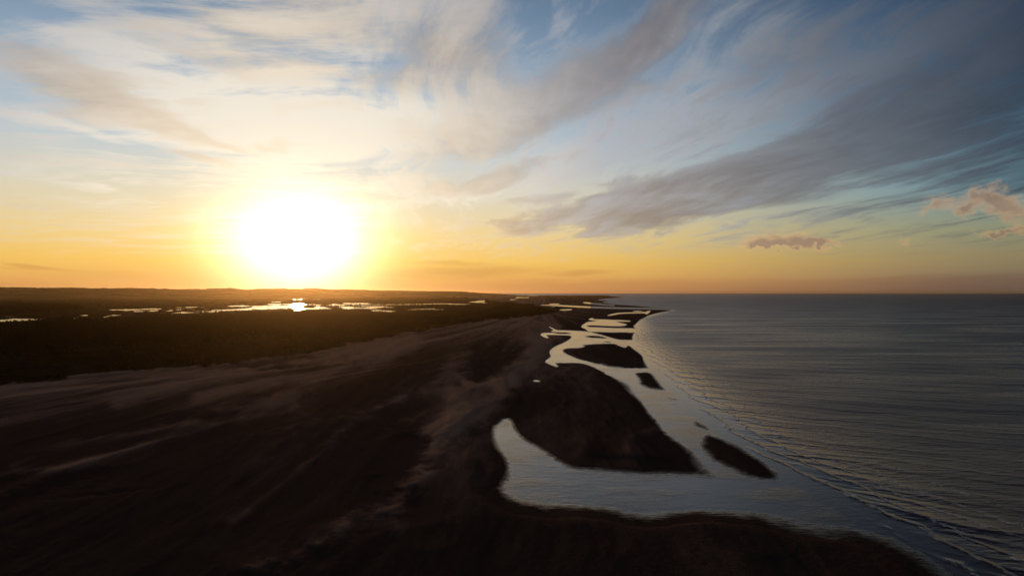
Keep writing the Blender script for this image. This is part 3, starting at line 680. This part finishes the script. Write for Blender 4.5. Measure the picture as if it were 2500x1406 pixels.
def mass(name, X, Y, Zg, Hh, shapes, mat):
    V = []; Fc = []; o = 0
    pick = rng.integers(0, len(shapes), len(X)); rot = rng.uniform(0, 6.283, len(X))
    for s_i, (v, f) in enumerate(shapes):
        ids = np.where(pick == s_i)[0]
        if not len(ids): continue
        c, s = np.cos(rot[ids]), np.sin(rot[ids]); h = Hh[ids]
        vx = (v[None, :, 0] * c[:, None] - v[None, :, 1] * s[:, None]) * h[:, None] + X[ids, None]
        vy = (v[None, :, 0] * s[:, None] + v[None, :, 1] * c[:, None]) * h[:, None] + Y[ids, None]
        vz = v[None, :, 2] * h[:, None] + Zg[ids, None]
        V.append(np.stack([vx, vy, vz], -1).reshape(-1, 3))
        Fc.append((f[None] + (np.arange(len(ids)) * len(v))[:, None, None]).reshape(-1, 3) + o); o += len(ids) * len(v)
    return mesh_from(name, np.concatenate(V), np.concatenate(Fc), mat, smooth=False)

# the pine wood behind the beach
tx, ty = scatter(-1750, 30, 480, 2500, 6.6)
zg, f_, w_, p_, tpx, tpy = ground_z(tx, ty)
gap = fbm(tx / 60, ty / 60, 4)
ok = (w_ > -1.5) & (p_ < -1) & (tpx > -520) & (gap > .30)
tx, ty, zg, w_, tpx, tpy = [q[ok] for q in (tx, ty, zg, w_, tpx, tpy)]
th = 8.6 * np.clip(.35 + (w_ + 2) / 16, .35, 1) * (0.72 + .5 * fbm(tx / 40, ty / 40, 3)) * rng.uniform(.8, 1.18, len(tx)) * np.clip(1.15 - np.maximum(tpx - 500, 0) / 700, .38, 1.15)
# individuals: those that stand out along the back edge against the pools, and along the front
order_back = {}
back = np.zeros(len(tx), bool); front = np.zeros(len(tx), bool)
topy = HZ + (H - zg - th) * F / ty
for b in range(-2, 1230 // 9 + 1):
    m_ = np.where((tpx >= b * 9) & (tpx < b * 9 + 9))[0]
    if len(m_): back[m_[np.argsort(topy[m_])[:1]]] = True
for b in range(0, 1200 // 9 + 1):
    m_ = np.where((tpx >= b * 9) & (tpx < b * 9 + 9) & ~back)[0]
    if len(m_): front[m_[np.argsort(-tpy[m_])[:1]]] = True
rest = ~(back | front)
tag(mass('woodland', tx[rest], ty[rest], zg[rest] - .1, th[rest], crowns, mat_leaf), 'dark closed pine wood filling the ground between beach and marsh', kind='stuff', cat='woodland')

def tube(p0, p1, r0, r1, k=6):
    p0 = np.array(p0, float); p1 = np.array(p1, float); d = p1 - p0; d /= np.linalg.norm(d)
    a = np.cross(d, (0.3, 1, 0.2)); a /= np.linalg.norm(a); b = np.cross(d, a)
    t_ = np.linspace(0, 2 * math.pi, k, endpoint=False)
    ring = np.cos(t_)[:, None] * a + np.sin(t_)[:, None] * b
    V = np.concatenate([p0 + ring * r0, p1 + ring * r1]); i = np.arange(k); j = (i + 1) % k
    return V, np.concatenate([np.stack([i, j, j + k], 1), np.stack([i, j + k, i + k], 1)])
def join(parts):
    V = []; Fc = []; o = 0
    for v, f in parts: V.append(v); Fc.append(f + o); o += len(v)
    return np.concatenate(V), np.concatenate(Fc)
def make_pine(seed):
    g = np.random.default_rng(seed)
    root = bpy.data.objects.new('pine_tree', None); scene.collection.objects.link(root)
    parts = [tube((0, 0, -.04), (.01, .005, .42), .020, .014), tube((.01, .005, .42), (.0, .01, .80), .014, .006)]
    for k in range(6):
        a = g.uniform(0, 6.28); z0 = g.uniform(.35, .7)
        parts.append(tube((.005, .005, z0), (.2 * math.cos(a), .2 * math.sin(a), z0 + .1), .008, .003, 4))
    v, f = join(parts); tr = mesh_from('trunk', v, f, mat_bark); tr.parent = root
    v, f = clump_set(13, .23, .68, .125, seed); cr = mesh_from('crown', v, f, mat_leaf, smooth=False); cr.parent = root
    return root
protos = [make_pine(101 + i) for i in range(4)]
used = [False] * 4
def plant(x, y, z, h, label, group):
    k = int(rng.integers(0, 4)); p = protos[k]
    if not used[k]: used[k] = True; r = p
    else:
        r = p.copy(); scene.collection.objects.link(r)
        for ch in p.children:
            c = ch.copy(); scene.collection.objects.link(c); c.parent = r
    r.location = (x, y, z); r.rotation_euler = (0, 0, float(rng.uniform(0, 6.283))); r.scale = (h, h, h)
    tag(r, label, 'tree', group)
for i in np.where(back)[0]:
    where = ('by the far left pool' if tpx[i] < 370 else 'left of the sun glint' if tpx[i] < 670 else
             'right below the sun glint' if tpx[i] < 800 else 'where the wood narrows towards the beach')
    where = where.replace('behind', 'in front of')
    plant(tx[i], ty[i], zg[i], th[i] * 1.12, 'dark pine on the back edge of the wood, ' + where, 'pines along the back edge of the wood')
for i in np.where(front)[0]:
    where = 'at its black left end' if tpx[i] < 420 else 'below the sun' if tpx[i] < 850 else 'at its thin right end'
    plant(tx[i], ty[i], zg[i], th[i], 'dark pine on the seaward front edge of the wood ' + where, 'pines along the front edge of the wood')

# low scrub on the dunes in front of the wood and out along the spit
sx_, sy_ = scatter(-900, 260, 420, 2600, 5.2)
zg, f_, w_, p_, spx, spy = ground_z(sx_, sy_)
cov = fbm(sx_ / 22 + 50, sy_ / 30, 4)
ok = (f_ > 1.5) & (w_ < 1) & (p_ < -1) & (spx > -480) & (cov > .46)
tag(mass('dune_scrub', sx_[ok], sy_[ok], zg[ok] - .5, (1.4 + 2.2 * (cov[ok] - .4) * 3) * rng.uniform(.6, 1.3, ok.sum()), lowc, mat_leaf), 'low dark scrub covering the dunes between wood and sand', kind='stuff', cat='scrub')

# bushes and tree belts over the marsh, denser wood at the far left
mx, my = scatter(-4800, 500, 1700, 7400, 17.0)
zg, f_, w_, p_, mpx, mpy = ground_z(mx, my)
belt = fbm(mx / 420 + 11, my / 130 + 5, 4, .55)
ok = (f_ > 1) & (w_ < -2) & (p_ < -.6) & (mpx > -420) & (mpx < 1250) & (belt > .575)
tag(mass('marsh_bushes', mx[ok], my[ok], zg[ok] - .6, (2.5 + 40 * (belt[ok] - .575)).clip(2, 6.5) * rng.uniform(.6, 1.3, ok.sum()), lowc, mat_leaf), 'dark bushes and reeds scattered over the flat marsh', kind='stuff', cat='bushes')
lx, ly = scatter(-3600, -1050, 1600, 4200, 11.0)
zg, f_, w_, p_, lpx, lpy = ground_z(lx, ly)
far_wood = sdf([(-500, 792), (-200, 780), (60, 768), (150, 764), (205, 756), (180, 748), (60, 744), (-200, 744), (-500, 748)], lpx, lpy + (fbm(lx / 200, ly / 200, 3) - .5) * 6, .3)
ok = (far_wood > 0) & (p_ < -.6) & (lpx > -420)
tag(mass('far_wood', lx[ok], ly[ok], zg[ok] - .6, 13 * (0.7 + .5 * fbm(lx[ok] / 60, ly[ok] / 60, 3)) * rng.uniform(.8, 1.2, ok.sum()), lowc, mat_leaf), 'distant dark block of trees on the left beyond the pool', kind='stuff', cat='woodland')

# ------------------------------------------------------------------ haze
import bmesh
bm = bmesh.new(); bmesh.ops.create_cube(bm, size=1.0)
me = bpy.data.meshes.new('haze'); 
for v in bm.verts: v.co = Vector((v.co.x * 180000, v.co.y * 130000, -2.0 if v.co.z < 0 else 150.0))
bm.to_mesh(me); bm.free()
hz = bpy.data.objects.new('haze', me); scene.collection.objects.link(hz)
mh = bpy.data.materials.new('haze'); mh.use_nodes = True; mh.node_tree.nodes.clear()
o_ = mh.node_tree.nodes.new('ShaderNodeOutputMaterial'); pv = mh.node_tree.nodes.new('ShaderNodeVolumePrincipled')
pv.inputs['Color'].default_value = (1.0, .66, .32, 1); pv.inputs['Density'].default_value = 1.3e-5; pv.inputs['Anisotropy'].default_value = .88
mh.node_tree.links.new(pv.outputs[0], o_.inputs['Volume'])
me.materials.append(mh)
tag(hz, kind='stuff')
